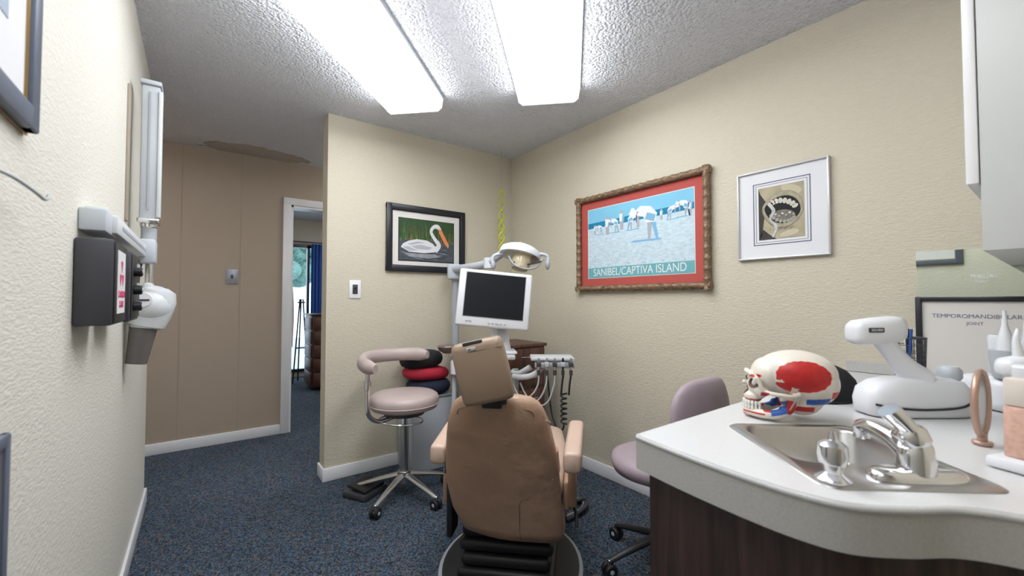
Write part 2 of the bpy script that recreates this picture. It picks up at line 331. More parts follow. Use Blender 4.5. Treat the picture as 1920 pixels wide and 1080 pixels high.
X0,X1,Z0,Z1=-.395,.395,-.24,.237; hh=Z1-Z0
Q=lambda fx,fz:(X0+(X1-X0)*fx,Z1-hh*fz)
PSAND=M('poster_sand',(.50,.62,.68),.7,var=.3,vs=34,scale=(1,1,3),spec=.3)
poly('print_border',[(X0-.004,Z0-.004),(X1+.004,Z0-.004),(X1+.004,Z1+.004),(X0-.004,Z1+.004)],-.0105,MATW,g)
poly('sky',[Q(0,0),Q(1,0),Q(1,.24),Q(0,.24)],-.011,M('poster_sky',(.20,.50,.68),.7,var=.12,vs=4,spec=.3),g)
poly('sea',[Q(0,.2),Q(1,.17),Q(1,.27),Q(0,.30)],-.0113,M('poster_sea',(.01,.20,.36),.7,var=.3,vs=12,spec=.3),g)
poly('sand',[Q(0,.28),Q(.4,.27),Q(1,.25),Q(1,.86),Q(0,.86)],-.0116,PSAND,g)
poly('title_band',[Q(0,.855),Q(1,.855),Q(1,1),Q(0,1)],-.0119,M('poster_teal',(.14,.38,.41),.7,spec=.3),g)
text('title','SANIBEL/CAPTIVA ISLAND',(0,-.0122,Z0+hh*.072),.072,MATW,g,sx=.83)
shl=[fl('shell_a',(.62,.66,.68)),fl('shell_b',(.28,.45,.54))]
for i in range(110):
    fz=random.uniform(.45,.84); s=.002+.008*(fz-.4); fx=random.uniform(.02,.98)
    x,z=Q(fx,fz); poly('shell_%d'%i,ellp(x,z,s*1.6,s*.6,7,rot=random.uniform(-.3,.3)),-.0118,random.choice(shl),g)
pw=fl('poster_white',(.70,.73,.75)); pb=fl('poster_shade',(.20,.42,.60)); psk=fl('poster_skin',(.38,.38,.42))
def bend(fx,fz,s,fl_=1,y=-.0122):
    f=lambda pts:[Q(fx+a*s*fl_*.6,fz-b*s) for a,b in pts]
    poly('figure_shadow',f([(-.6,-.04),(.4,-.05),(.45,.0),(-.5,.02)]),y+.0001,pb,g)
    poly('figure_leg_a',f([(.0,0),(.08,0),(.14,.5),(-.02,.55)]),y,psk,g); poly('figure_leg_b',f([(.26,0),(.34,0),(.24,.55),(.1,.5)]),y,pb,g)
    poly('figure_body',f([(-.06,.48),(.24,.46),(.30,.7),(.1,.92),(-.25,.98),(-.42,.86),(-.38,.7),(-.15,.66)]),y-.0002,pw,g)
    poly('figure_shade',f([(-.1,.58),(.2,.48),(.26,.66),(-.02,.76)]),y-.0003,pb,g)
    poly('figure_arm',f([(-.40,.82),(-.30,.84),(-.28,.4),(-.36,.35)]),y-.0004,psk,g); poly('figure_hat',f([(-.66,.78),(-.36,.74),(-.40,.86),(-.46,.96),(-.56,.96),(-.60,.88)]),y-.0006,pw,g)
def stand(fx,fz,s,y=-.0122):
    f=lambda pts:[Q(fx+a*s*.6,fz-b*s) for a,b in pts]
    poly('figure_leg',f([(-.1,0),(.1,0),(.12,.5),(-.12,.5)]),y,psk,g); poly('figure_torso',f([(-.14,.42),(.14,.42),(.17,.82),(-.15,.82)]),y-.0002,pw,g); poly('figure_torso_shade',f([(.02,.42),(.14,.42),(.17,.82),(.06,.8)]),y-.0003,pb,g); poly('figure_head',[Q(fx+.6*s*.1*math.cos(t*.5),fz-s*(.9+.09*math.sin(t*.5))) for t in range(13)],y-.0004,psk,g)
bend(.62,.54,.46); bend(.82,.33,.17,-1); bend(.93,.32,.2); bend(.47,.38,.22,-1); bend(.30,.38,.2); stand(.22,.40,.27); stand(.37,.36,.27); stand(.08,.37,.14); stand(.74,.32,.14); stand(.97,.32,.18); bend(.14,.38,.14)
# mouth drawing
g=G('open_mouth_drawing',(XR-.001,.818,1.604),-90); frame(g,.392,.436,.009,FRAMES,MATW,.02)
def rectl(name,cx,cz,a,b,t,y,mat):
    for i,(x,z,ww,h2) in enumerate([(cx,cz+b,2*a,t),(cx,cz-b,2*a,t),(cx-a,cz,t,2*b),(cx+a,cz,t,2*b)]): box('%s_%d'%(name,i),(x,y,z),(ww+ (t if ww>h2 else 0),.0008,h2),mat,g)
dk=fl('ink_dark',(.03,.03,.035)); dk2=fl('ink_blue',(.14,.15,.24)); rectl('border_line',0,.003,.120,.150,.004,-.0088,dk2); rectl('border_fine',0,.003,.109,.139,.0012,-.0088,dk)
cx,cz=0,.003; a,b=.097,.127
poly('paper',[(cx-a,cz-b),(cx+a,cz-b),(cx+a,cz+b),(cx-a,cz+b)],-.0092,M('pencil_skin',(.40,.35,.24),.75,var=.35,vs=14,spec=.3),g)
sk=fl('pencil_shadow',(.05,.045,.04),var=.4)
poly('shade_corner',[(cx-a,cz+b),(cx-a,cz-b),(cx-a*.85,cz-b*.8),(cx-a*.75,cz-.03),(cx-a*.62,cz+.05),(cx-a*.9,cz+b*.75)],-.0094,sk,g)
poly('shade_bottom',[(cx-a,cz-b),(cx-a*.2,cz-b),(cx-a*.5,cz-b*.82),(cx-a*.8,cz-b*.6)],-.0094,sk,g)
poly('cheek_light',ellp(cx+.045,cz+.10,.045,.02,rot=-.4),-.0094,fl('cheek_tone',(.50,.45,.31)),g)
def mouthp(k,kz,n=40,dx=0,dz=0):   # almond opening, pulled wide to the right
    out=[]
    for i in range(n):
        t=2*math.pi*i/n; c=math.cos(t); s=math.sin(t)
        x=.080*k*c; z=.068*kz*math.copysign(abs(s)**1.25,s)*(1+.12*c); r=-.22
        out.append((cx+.006+dx+x*math.cos(r)-z*math.sin(r),cz+.010+dz+x*math.sin(r)+z*math.cos(r)))
    return out
poly('lips_outer',mouthp(1.12,1.30),-.0095,M('pencil_lips',(.22,.19,.14),.75,var=.5,vs=40,spec=.3),g)
poly('lips',mouthp(1.09,1.24,dz=.002),-.0096,M('pencil_lips_mid',(.36,.32,.23),.75,var=.5,vs=50,spec=.3),g)
poly('mouth_inside',mouthp(.97,.96),-.0099,fl('mouth_black',(.015,.015,.015)),g)
poly('tongue',ellp(cx+.012,cz-.020,.050,.028,rot=-.15),-.0101,M('pencil_tongue',(.17,.155,.13),.75,var=.8,vs=70,spec=.3),g)
tw=fl('tooth_white',(.56,.53,.46),var=.15); tg=fl('tooth_grey',(.34,.32,.29),var=.2)
for i in range(8):
    t=math.radians(152-i*18); 
    poly('upper_tooth_%d'%i,ellp(cx+.008+.058*math.cos(t),cz+.012+.040*math.sin(t)-.012*math.cos(t),.0098,.0135,12,rot=t-1.57),-.0104,tw,g)
for i in range(8):
    t=math.radians(208+i*17.5); poly('lower_tooth_%d'%i,ellp(cx+.008+.055*math.cos(t),cz-.002+.045*math.sin(t)-.012*math.cos(t),.0078,.009,12,rot=t+1.57),-.0104,tg,g)
sv=fl('pencil_silver',(.50,.50,.49),var=.6)
ribbon('ring_tool',[(cx-.055,cz+.045),(cx-.03,cz+.01),(cx-.045,cz-.03),(cx-.02,cz-.07),(cx-.035,cz-.118)],[.004,.008,.004,.007,.004],-.0107,sv,g)
for i in range(6): poly('gem_%d'%i,ellp(cx-.022+.015*i,cz-.010-.009*(i%2),.006,.005,8),-.0107,tg if i%2 else sv,g)
for i in range(14):
    t=-.6+i*.09; poly('lip_hatch_%d'%i,[(cx-.05+i*.008,cz-.083-.004*(i%3)),(cx-.048+i*.008,cz-.083),(cx-.042+i*.0085,cz-.072+.0004*i)],-.0105,sk,g)
poly('chin_highlight',ellp(cx+.035,cz-.105,.04,.014,rot=.2),-.0098,fl('chin',(.52,.47,.35)),g)
# left wall picture
g=G('framed_print',(XL+.001,.76,1.825),90); frame(g,.54,.72,.038,FRAMEG,MATW,.018,(GOLD,.004))
box('print',(0,-.0085,0),(.30,.001,.46),M('print_blue',(.35,.42,.52),.7,var=.4,vs=6),g); box('gold_back_edge',(0,-.002,0),(.546,.003,.726),GOLD,g)
g=G('access_panel',(XL+.001,.815,.76),90); frame(g,.31,.46,.02,FRAMEG,M('panel_face',(.12,.11,.13),.5),.012)
g=G('coat_hook',(XL,-.03,0)); tube('hook_wire',[(.001,.90,1.372),(.02,.93,1.366),(.032,.98,1.356),(.034,1.02,1.352),(.034,1.04,1.357),(.033,1.05,1.364)],.0024,GREY,g); cyl('rose',(.003,.90,1.372),.012,.006,STEEL,g,(0,90,0))
# ---------------------------------------------------------------- x-ray on left wall
g=G('xray_control_box',(XL,0,0))
bb('housing',(.0005,1.394,1.127),(.07,1.60,1.338),DGREY,g,.006); bb('front_bezel',(.07,1.40,1.133),(.073,1.594,1.332),BLACK,g,.001)
bb('warning_label',(.073,1.43,1.155),(.0742,1.56,1.315),TRIM,g)
lr=fl('label_red',(.6,.03,.14))
for i in range(3):
    a0=90+120*i; pts=[(0.004*math.cos(math.radians(a0-30)),.004*math.sin(math.radians(a0-30)))]+[(.036*math.cos(math.radians(a0-30+k*6)),.036*math.sin(math.radians(a0-30+k*6))) for k in range(11)]+[(.004*math.cos(math.radians(a0+30)),.004*math.sin(math.radians(a0+30)))]
    mk('trefoil_%d'%i,[(.0746,1.495+p[0],1.255+p[1]) for p in pts],[tuple(range(len(pts)))],lr,g,smooth=False)
text('label_text','CAUTION\nX-RAY',(.0746,1.495,1.19),.026,lr,g,(90,0,90))
g=G('xray_exposure_switchbox',(XL,0,0)); bb('housing',(.0005,1.66,1.125),(.075,1.88,1.335),DGREY,g,.006); bb('panel',(.075,1.67,1.135),(.078,1.87,1.325),BLACK,g,.001)
for i,z in enumerate((1.17,1.22,1.275)): cyl('knob_%d'%i,(.087,1.72,z),.014,.02,BLACK,g,(0,90,0)); cyl('knob_cap_%d'%i,(.098,1.72,z),.008,.003,LGREY,g,(0,90,0))
for i,z in enumerate((1.17,1.23,1.29)): bb('dial_%d'%i,(.078,1.78,z-.014),(.081,1.84,z+.014),LGREY,g)
g=G('dental_xray_machine',(XL,0,0))
bb('wall_bracket',(.0005,1.43,1.36),(.05,1.60,1.415),LGREY,g,.004); bb('bracket_cap',(.0,1.50,1.415),(.042,1.60,1.43),OFFW,g,.003)
bb('horizontal_arm',(.02,1.52,1.365),(.062,2.36,1.415),OFFW,g,.006); bb('arm_slot',(.0622,1.6,1.385),(.063,2.3,1.395),GREY,g)
bb('elbow',(.035,2.26,1.34),(.092,2.36,1.44),LGREY,g,.01); cyl('pivot',(.066,2.31,1.47),.026,.09,GREY,g); cyl('pivot_ring',(.066,2.31,1.50),.029,.02,CHROME,g)
bb('vertical_arm_lower',(.036,2.27,1.52),(.096,2.35,2.08),LGREY,g,.008); bb('vertical_arm_edge',(.09,2.262,1.53),(.104,2.30,2.06),OFFW,g,.004); bb('arm_cap',(.03,2.26,2.08),(.1,2.36,2.10),LGREY,g,.006); bb('arm_foot',(.03,2.26,1.505),(.1,2.36,1.525),CHROME,g,.004)
bb('arm_groove',(.060,2.266,1.56),(.066,2.272,2.05),GREY,g); bb('arm_shadow_strip',(.0,2.2,1.5),(.008,2.25,2.04),M('arm_shadow_beige',(.33,.28,.22),.6),g,.002)  # darker beige strip on the wall stands in for the arm's shadow
cyl('yoke',(.07,2.31,1.29),.014,.12,CHROME,g); box('yoke_arm',(.07,2.31,1.24),(.03,.12,.04),OFFW,g,.01)
ell('tube_head',(.082,2.30,1.165),(.076,.095,.085),OFFW,g,(0,12,0)); lathe('head_body',[(.04,-.09),(.062,-.08),(.07,-.03),(.072,.03),(.06,.07),(.03,.085)],OFFW,g,(.085,2.29,1.16),(0,14,0))
cyl('head_dial',(.06,2.213,1.19),.03,.02,WHITE,g,(90,0,0)); bb('head_mark',(.04,2.201,1.185),(.08,2.203,1.192),DGREY,g)
lathe('cone',[(.030,-.155),(.034,-.155),(.044,-.02),(.047,0),(.03,.01)],M('cone_smoke',(.13,.115,.11),.2),g,(.060,2.28,1.085),(0,8,0)); cyl('cone_collar',(.064,2.28,1.09),.05,.03,LGREY,g,(0,8,0))
tube('cable',[(.05,2.36,1.40),(.03,2.42,1.32),(.03,2.38,1.22),(.06,2.34,1.20)],.006,DGREY,g)
# ---------------------------------------------------------------- yellow hanging mobile
g=G('hanging_yellow_mobile',(2.015,2.84,0)); tube('string',[(0,0,2.44),(0,0,2.10)],.0016,GREY,g,n=6,sub=1)
for s in (0,1):
    tube('twist_%d'%s,[(.026*math.sin(t*.42+s*math.pi),.026*math.cos(t*.42+s*math.pi)*.5,2.12-.54*t/45) for t in range(46)],.006,YEL,g,n=8,sub=2,flat=.6)
for i in range(7): ell('bead_%d'%i,(0,0,2.09-.078*i),(.009,.009,.012),YEL,g,n=10)
# ---------------------------------------------------------------- dental chair
g=G('dental_chair',(1.21,1.60,0),-45)
secs=[]
for z,y,a,b,p,cx in [(.235,-.285,.185,.02,3,.035),(.24,-.285,.20,.04,3.5,.032),(.28,-.285,.211,.055,4,.024),(.36,-.295,.220,.065,4,.012),(.45,-.32,.224,.07,4,.004),(.54,-.35,.221,.07,4,0),(.62,-.38,.211,.068,4,0),(.69,-.41,.199,.065,4,0),(.75,-.435,.186,.062,3.6,0),(.79,-.452,.172,.058,3.2,0),(.82,-.464,.155,.05,2.8,0),(.838,-.472,.13,.038,2.5,0),(.846,-.475,.095,.022,2.3,0),(.848,-.475,.05,.01,2,0)]:
    s=sup(cx,y,z,a,b,p,64)
    secs.append([(q[0],q[1],q[2]+(.035*(q[0]<0)*(-q[0]/.2) if z<.29 else 0)) for q in s])
loft('backrest',secs,TAN,g,ang=70)
def yb(z):
    T=[(.24,-.325),(.28,-.340),(.36,-.360),(.45,-.390),(.54,-.420),(.62,-.448),(.69,-.475),(.75,-.497),(.79,-.510),(.83,-.513)]
    for i in range(len(T)-1):
        if T[i][0]<=z<=T[i+1][0]:
            f=(z-T[i][0])/(T[i+1][0]-T[i][0]); return T[i][1]+f*(T[i+1][1]-T[i][1])
    return T[-1][1]
tube('seam_top',[(-.14,yb(.79)+.012,.775),(-.12,yb(.80)+.006,.80),(0,yb(.81)+.003,.808),(.12,yb(.80)+.006,.80),(.14,yb(.79)+.012,.775)],.0018,SEAM,g,n=6)
tube('seam_side',[(.172,yb(z)+.028,z) for z in (.77,.69)]+[(.188,yb(z)+.028,z) for z in (.6,.5,.4,.3)],.0022,SEAM,g,n=6)
tube('seam_side_left',[(-.172,yb(z)+.028,z) for z in (.77,.69)]+[(-.188,yb(z)+.028,z) for z in (.6,.5,.4)],.0022,SEAM,g,n=6)
tube('pocket_seam',[(.07,yb(.25)-.001,.25),(.072,yb(.41)+.001,.41),(.10,yb(.43)+.001,.43),(.13,yb(.41)+.006,.41),(.16,yb(.25)+.008,.25)],.0018,SEAM,g,n=6,sub=2)
for i,(z0,z1) in enumerate(((.76,.73),(.70,.66),(.64,.60),(.58,.54),(.52,.47))): tube('fold_%d'%i,[(.150+.012*i,yb(z0)+.016,z0),(.186+.006*i,yb(z0)+.045,z0-.01),(.19+.007*i,yb(z1)+.09,z1)],.0045,TAN,g,n=8)
loft('skirt_flap',[sup(.225-.01*k,-.20+.01*k,.25+.10*k,.018,.075-.012*k,3,24) for k in range(4)],TAN,g,ang=70)
hr=[]
for i,(z,a,b) in enumerate([(-.11,.072,.012),(-.105,.084,.026),(-.09,.09,.032),(0,.092,.036),(.085,.09,.034),(.1,.086,.03),(.108,.076,.016)]): hr.append(sup(0,0,z,a,b,5,40))
loft('headrest',hr,HEADV,g,(-.03,-.565,.945),(4,-13,0),ang=70)
box('headrest_top_clip',(-.06,-.596,1.040),(.07,.012,.018),BLACK,g,.004,rot=(0,-13,0)); box('headrest_pull',(-.062,-.604,1.024),(.034,.006,.014),CHROME,g,.002,rot=(0,-13,0))
tube('headrest_welt',[(-.118,-.598,1.00),(-.05,-.604,1.017),(.045,-.600,1.036)],.0018,SEAM,g,n=6)
box('headrest_bracket',(-.005,-.53,.845),(.07,.03,.07),BLACK,g,.006); box('bracket_plate',(-.005,-.512,.835),(.10,.02,.03),DGREY,g,.005)
st=[]
for y,a,b,z in [(-.30,.20,.04,.43),(-.26,.235,.055,.43),(0,.245,.06,.43),(.18,.24,.058,.435),(.34,.22,.05,.45),(.40,.20,.035,.45),(.41,.17,.02,.45)]:
    st.append([(p[0],y,z+p[1]) for p in sup(0,0,0,a,b,4,40)])
loft('seat',st,TAN2,g,ang=70)
for s,(y0,y1) in ((1,(-.49,-.12)),(-1,(-.40,-.10))):
    x=.272 if s>0 else -.246; nm='right' if s>0 else 'left'; zz=.615 if s>0 else .585
    ar=[]
    for y,k in [(y0,.75),(y0+.006,.93),(y0+.02,1),((y0+y1)/2,1),(y1-.02,1),(y1-.006,.93),(y1,.75)]:
        ar.append([(p[0],y,p[1]) for p in sup(x+.02*(y-y0)/(y1-y0)*s,zz+.015*(y-y0)/(y1-y0),0,.033*k,.038*k,4,28)])
    loft('armrest_'+nm,ar,TAN2,g,ang=60)
    bb('arm_support_'+nm,(x-.018,y1-.16,.36),(x+.018,y1-.08,zz-.03),TAN if s>0 else DGREY,g,.01)
    box('seat_side_'+nm,(s*.252,-.08,.40),(.028,.38,.12),TAN,g,.012,3)
tube('recline_lever',[(.262,-.20,.36),(.285,-.26,.34),(.29,-.30,.30)],.007,BLACK,g); box('side_panel_black',(-.225,-.26,.33),(.025,.10,.22),BLACK,g,.008)
bb('seat_frame',(-.19,-.22,.30),(.19,.3,.372),BLACK,g,.015)
for i,(z,a) in enumerate([(.045,.20),(.10,.185),(.155,.195),(.21,.185),(.262,.19)]): bb('bellows_%d'%i,(-a-.01,-.26+.01*i,z-.026),(a,.22,z+.026),BLACK,g,.022,3)
lathe('floor_plate_trim',[(.335,.0),(.345,.004),(.345,.016),(.335,.02)],GREY,g,(0,-.09,0),sx=.92,sy=1.12,n=56)
lathe('floor_plate',[(.32,.0),(.328,.012),(.328,.022),(.31,.026)],BLACK,g,(0,-.09,0),sx=.92,sy=1.12,n=56)
for i in range(4): tube('floor_hose_%d'%i,[(.22,.55-.03*i,.012),(.29+.008*i,.56-.02*i,.012+.008*i),(.33+.008*i,.50-.01*i,.012+.012*i),(.31+.006*i,.42-.01*i,.012+.008*i),(.24,.36-.02*i,.012)],.010,DGREY if i!=1 else GREY,g,n=8)
# ---------------------------------------------------------------- stools
def star(g,r,mat,ang0,cast=BLACK,h=.10):
    for i in range(5):
        a=math.radians(ang0+72*i); c,s=math.cos(a),math.sin(a)
        tube('leg_%d'%i,[(c*.03,s*.03,h+.03),(c*r*.55,s*r*.55,h),(c*r,s*r,h-.035)],[.022,.018,.013],mat,g,n=10,flat=.8)
        for j in(-1,1): cyl('caster_wheel_%d_%d'%(i,j),(c*r-s*.015*j,s*r+c*.015*j,.030),.030,.020,cast,g,(90,0,math.degrees(a)),n=22,bev=.006)
        cyl('caster_stem_%d'%i,(c*r,s*r,.058),.009,.03,CHROME,g,n=12); cyl('caster_cap_%d'%i,(c*r,s*r,.030),.011,.052,LGREY,g,(90,0,math.degrees(a)),n=14)
g=G('operator_stool',(1.02,2.46,0))
star(g,.28,STEEL,215)
cyl('gas_column',(0,0,.28),.026,.30,STEEL,g); cyl('column_upper',(0,0,.46),.018,.14,CHROME,g); cyl('hub',(0,0,.12),.04,.07,STEEL,g)
lathe('seat',[(.05,-.055),(.17,-.05),(.196,-.04),(.205,-.02),(.207,.01),(.200,.03),(.18,.043),(.10,.05),(.001,.052)],MAUVE,g,(0,0,.578),n=56,ang=60)
tube('seat_piping',[(.2065*math.cos(t*math.pi/18),.2065*math.sin(t*math.pi/18),.563) for t in range(37)],.004,MAUVE,g,n=6,sub=1)
cyl('seat_pan',(0,0,.51),.12,.03,DGREY,g); tube('height_ring',[(.13*math.cos(t*math.pi/12)-.03,.13*math.sin(t*math.pi/12)-.02,.465-.012*math.cos(t*math.pi/12)) for t in range(25)],.005,CHROME,g,n=8,sub=1)
arc=[(.235*math.cos(math.radians(a)),.235*math.sin(math.radians(a))) for a in range(208,12,-14)]
n_=len(arc); tube('body_support_pad',[(x-.01,y,.80+.028*min(1,i/5)) for i,(x,y) in enumerate(arc)],[.02,.032]+[.032]*(n_-4)+[.032,.02],MAUVE,g,n=18,sub=4,flat=1.3)
tube('support_post',[(-.06,-.02,.495),(-.17,-.04,.485),(-.232,-.05,.53),(-.242,-.05,.62),(-.242,-.05,.80)],.013,CHROME,g); cyl('post_collar',(-.242,-.05,.70),.019,.05,CHROME,g)
g=G('rheostat_foot_pedal',(.84,2.63,0),30); box('base',(0,0,.02),(.20,.18,.04),DGREY,g,.012); box('pedal',(0,-.01,.06),(.17,.14,.018),BLACK,g,.006,rot=(8,0,0)); box('pivot',(0,.05,.045),(.08,.04,.03),GREY,g,.006)
g=G('assistant_stool',(1.68,1.13,0))
star(g,.26,BLACK,88)
cyl('gas_column',(0,0,.26),.024,.28,BLACK,g); cyl('hub',(0,0,.12),.04,.07,BLACK,g); cyl('seat_pan',(0,0,.40),.12,.03,BLACK,g)
lathe('seat',[(.05,-.05),(.17,-.045),(.205,-.03),(.218,0),(.21,.028),(.18,.042),(.001,.05)],MAUVE2,g,(0,0,.455),n=48,ang=60)
br=[]
for z,a,b in [(-.17,.07,.008),(-.165,.12,.02),(-.14,.17,.03),(-.07,.205,.034),(0,.212,.035),(.07,.205,.034),(.12,.18,.03),(.15,.145,.025),(.165,.095,.016),(.168,.05,.006)]:
    s=sup(0,0,z,a,b,2.8,44); br.append([(p[0],p[1]+(p[0]**2)*.9,p[2]) for p in s])
loft('backrest',br,MAUVE2,g,(.0,-.235,.70),(-6,0,0),ang=70)
tube('back_bar',[(0,-.05,.41),(.0,-.2,.41),(.0,-.275,.47),(.0,-.275,.62)],.016,BLACK,g,flat=.6)
# ---------------------------------------------------------------- utility box + cushions
g=G('utility_box',(0,0,0)); bb('body',(1.17,2.70,0),(1.50,2.945,.50),LGREY,g,.012); bb('lid',(1.165,2.695,.50),(1.505,2.948,.52),GREY,g,.006)
g=G('cushion_pile',(1.315,2.79,0))
def cush(n,z,rx,ry,rz,m,dx=0,rot=(0,0,0)): 
    loft(n,[sup(0,0,zz*rz,rx*k,ry*k,2.6,40) for zz,k in [(-1,.5),(-.9,.75),(-.6,.93),(-.1,1),(.35,.98),(.75,.86),(.95,.65),(1,.4)]],m,g,(dx,0,z),rot,ang=80)
cush('navy_cushion',.575,.155,.125,.055,NAVY,.02); cush('red_cushion',.67,.165,.125,.046,REDC,.0,(0,3,0)); cush('black_cushion',.768,.15,.115,.058,BLKF,-.035,(0,-3,0))
# ---------------------------------------------------------------- pole, light
g=G('dental_light',(0,0,0))
cyl('pole',(1.57,2.82,.72),.028,1.36,GREY,g,n=32); box('pole_head',(1.55,2.80,1.40),(.10,.09,.12),LGREY,g,.02,3,rot=(0,0,-37)); cyl('pole_foot',(1.57,2.82,.02),.06,.04,LGREY,g)
tube('arm_lower',[(1.54,2.77,1.42),(1.53,2.45,1.42),(1.53,2.30,1.43)],.028,LGREY,g,n=14,sub=3); tube('arm_upper',[(1.53,2.30,1.43),(1.565,2.16,1.50),(1.625,2.07,1.535)],[.026,.024,.022],LGREY,g,n=14,sub=3)
cyl('arm_joint',(1.53,2.30,1.43),.034,.07,OFFW,g)
hx,hy=1.595,2.045
lathe('head_shell',[(.045,.035),(.09,.032),(.122,.012),(.130,-.012),(.127,-.03),(.115,-.032)],OFFW,g,(hx,hy,1.485),(-16,12,-37),n=40,sy=.8)
lathe('head_vent',[(.04,.03),(.045,.045),(.03,.055),(.01,.056)],LGREY,g,(hx+.005,hy,1.485),(-16,12,-37),n=30,sy=.8)
lathe('reflector',[(.113,0),(.10,.02),(.05,.028),(.001,.03)],CHROME,g,(hx-.005,hy-.01,1.453),(-16,12,-37),n=40,sy=.8)
lathe('lamp_housing',[(.02,-.055),(.05,-.05),(.062,-.01),(.055,.03),(.03,.04)],M('lamp_glass',(.50,.42,.28),.2,var=.4,vs=30),g,(hx-.01,hy-.02,1.425),(-16,12,-37))
tube('heat_shield',[(hx-.10,hy-.01,1.455),(hx-.075,hy-.04,1.40),(hx-.015,hy-.08,1.375),(hx+.055,hy-.09,1.39),(hx+.095,hy-.10,1.44)],.006,GREY,g)
tube('shield_bar',[(hx-.085,hy-.02,1.42),(hx,hy-.08,1.405),(hx+.085,hy-.10,1.425)],.005,DGREY,g)
for i,s in enumerate((-1,1)):
    ux,uy=.801*s,-.599*s; q=lambda r,z:(hx+ux*r,hy+uy*r,z)
    tube('handle_%d'%i,[q(.10,1.475),q(.16,1.465),q(.172,1.43),q(.166,1.39)],.010,LGREY,g); ell('handle_grip_%d'%i,q(.168,1.405),(.015,.015,.03),GREY,g,n=14)
tube('delivery_arm',[(1.57,2.82,.80),(1.52,2.45,.80),(1.42,2.12,.81),(1.37,2.0,.825)],[.03,.028,.026,.026],LGREY,g,n=14); cyl('arm_collar',(1.57,2.82,.80),.045,.09,GREY,g)
# ---------------------------------------------------------------- monitor
g=G('lcd_monitor',(1.30,1.90,1.19),-31)
rt=Matrix.Rotation(math.radians(5.5),3,'Y')@Matrix.Rotation(math.radians(-6),3,'X')
def ml(n,c,s,m,bev=0,seg=2):
    o=box(n,(0,0,0),s,m,g,bev,seg); o.location=rt@Vector(c); o.rotation_euler=rt.to_euler(); return o
ml('bezel',(0,0,0),(.400,.035,.312),WHITE,.012,3); ml('back_shell',(0,.035,0),(.34,.05,.26),OFFW,.02,3); ml('screen_recess',(0,-.0175,.018),(.332,.003,.246),GREY,.001); ml('screen',(0,-.0193,.018),(.324,.002,.238),SCREEN)
for i in range(5): ml('button_%d'%i,(.0+.022*i-.02,-.0185,-.132),(.012 if i!=2 else .018,.004,.007),GREY,.001)
t=text('badge','VYTA',(0,0,0),.014,DGREY,g); t.location=rt@Vector((-.13,-.0182,-.131)); t.rotation_euler=(rt@Matrix.Rotation(math.radians(90),3,'X')).to_euler()
lathe('neck',[(.055,0),(.058,.01),(.05,.05),(.042,.16),(.035,.24)],WHITE,g,(.036,.0686,.90-1.19),sx=1.1,sy=.7); box('foot',(.026,.0686,.898-1.19),(.20,.16,.016),WHITE,g,.006); box('tray',(.006,.0786,.875-1.19),(.22,.20,.028),LGREY,g,.01,3); box('neck_plate',(.04,.032,.99-1.19),(.045,.006,.07),LGREY,g,.004)
# ---------------------------------------------------------------- cabinet
g=G('wood_drawer_cabinet',(.04,-.05,0)); bb('carcass',(1.66,2.37,.05),(1.99,2.72,.855),WOODR,g,.004); bb('top',(1.65,2.35,.855),(2.0,2.73,.877),WOODR,g,.004); bb('plinth',(1.67,2.39,0),(1.98,2.71,.05),BLACK,g)
for i in range(5):
    z=.73-.145*i; bb('drawer_%d'%i,(1.67,2.355,z),(1.98,2.37,z+.118),WOODR,g,.004); bb('side_panel_%d'%i,(1.65,2.40,z),(1.66,2.69,z+.118),WOODR,g,.003)
    tube('pull_%d'%i,[(1.76,2.355,z+.06),(1.77,2.33,z+.06),(1.89,2.33,z+.06),(1.90,2.355,z+.06)],.005,CHROME,g,n=8,sub=2)
# ---------------------------------------------------------------- delivery head
g=G('handpiece_delivery_unit',(1.70,1.92,-.025),-37)
box('tray_top',(.03,.02,.862),(.26,.17,.018),OFFW,g,.006); box('control_head',(.04,.02,.832),(.22,.14,.045),LGREY,g,.012,3); box('front_rail',(.04,-.075,.828),(.235,.02,.03),GREY,g,.006)
for i in range(5):
    x=-.055+.047*i; box('holder_%d'%i,(x,-.095,.838),(.026,.04,.028),LGREY if i%2 else DGREY,g,.006)
    tube('handpiece_%d'%i,[(x,-.10,.80),(x,-.098,.85),(x,-.105,.875)],[.006,.008,.005],CHROME if i!=3 else BLACK,g,n=12)
    cyl('coupling_%d'%i,(x,-.10,.79),.010,.03,DGREY,g,n=12)
tube('support_arm',[(-.10,.03,.80),(-.16,.06,.76),(-.20,.11,.75),(-.20,.13,.76)],.018,OFFW,g,n=14); tube('curved_arm',[(-.02,.0,.815),(-.08,-.02,.765),(-.15,.0,.745),(-.20,.06,.74)],.017,WHITE,g,n=14)
for i in range(3):
    x=-.055+.047*i; tube('hose_white_%d'%i,[(x,-.10,.79),(x-.005,-.10,.72),(x-.04,-.09,.66-.02*i),(x-.10,-.06,.62-.015*i),(x-.16,.0,.63),(x-.20,.05,.70)],.005,LGREY,g,n=10)
for i in range(2):
    x=.09+.045*i; tube('hose_black_%d'%i,[(x,-.10,.79),(x-.01,-.10,.72),(x-.015,-.10,.66)],.006,BLACK,g,n=10)
tube('hose_coil',[(.09+.016*math.cos(t*.9),-.10+.016*math.sin(t*.9),.67-.0042*t) for t in range(44)],.0055,BLACK,g,n=8,sub=2)
tube('hose_loop',[(.09,-.10,.49),(.085,-.10,.465),(.06,-.09,.45),(.04,-.07,.49),(.02,-.04,.57),(.0,.0,.80)],.005,BLACK,g,n=8)
cyl('swing_post',(-.19,.13,.405),.02,.74,GREY,g); cyl('post_base',(-.19,.13,.037),.06,.024,DGREY,g)
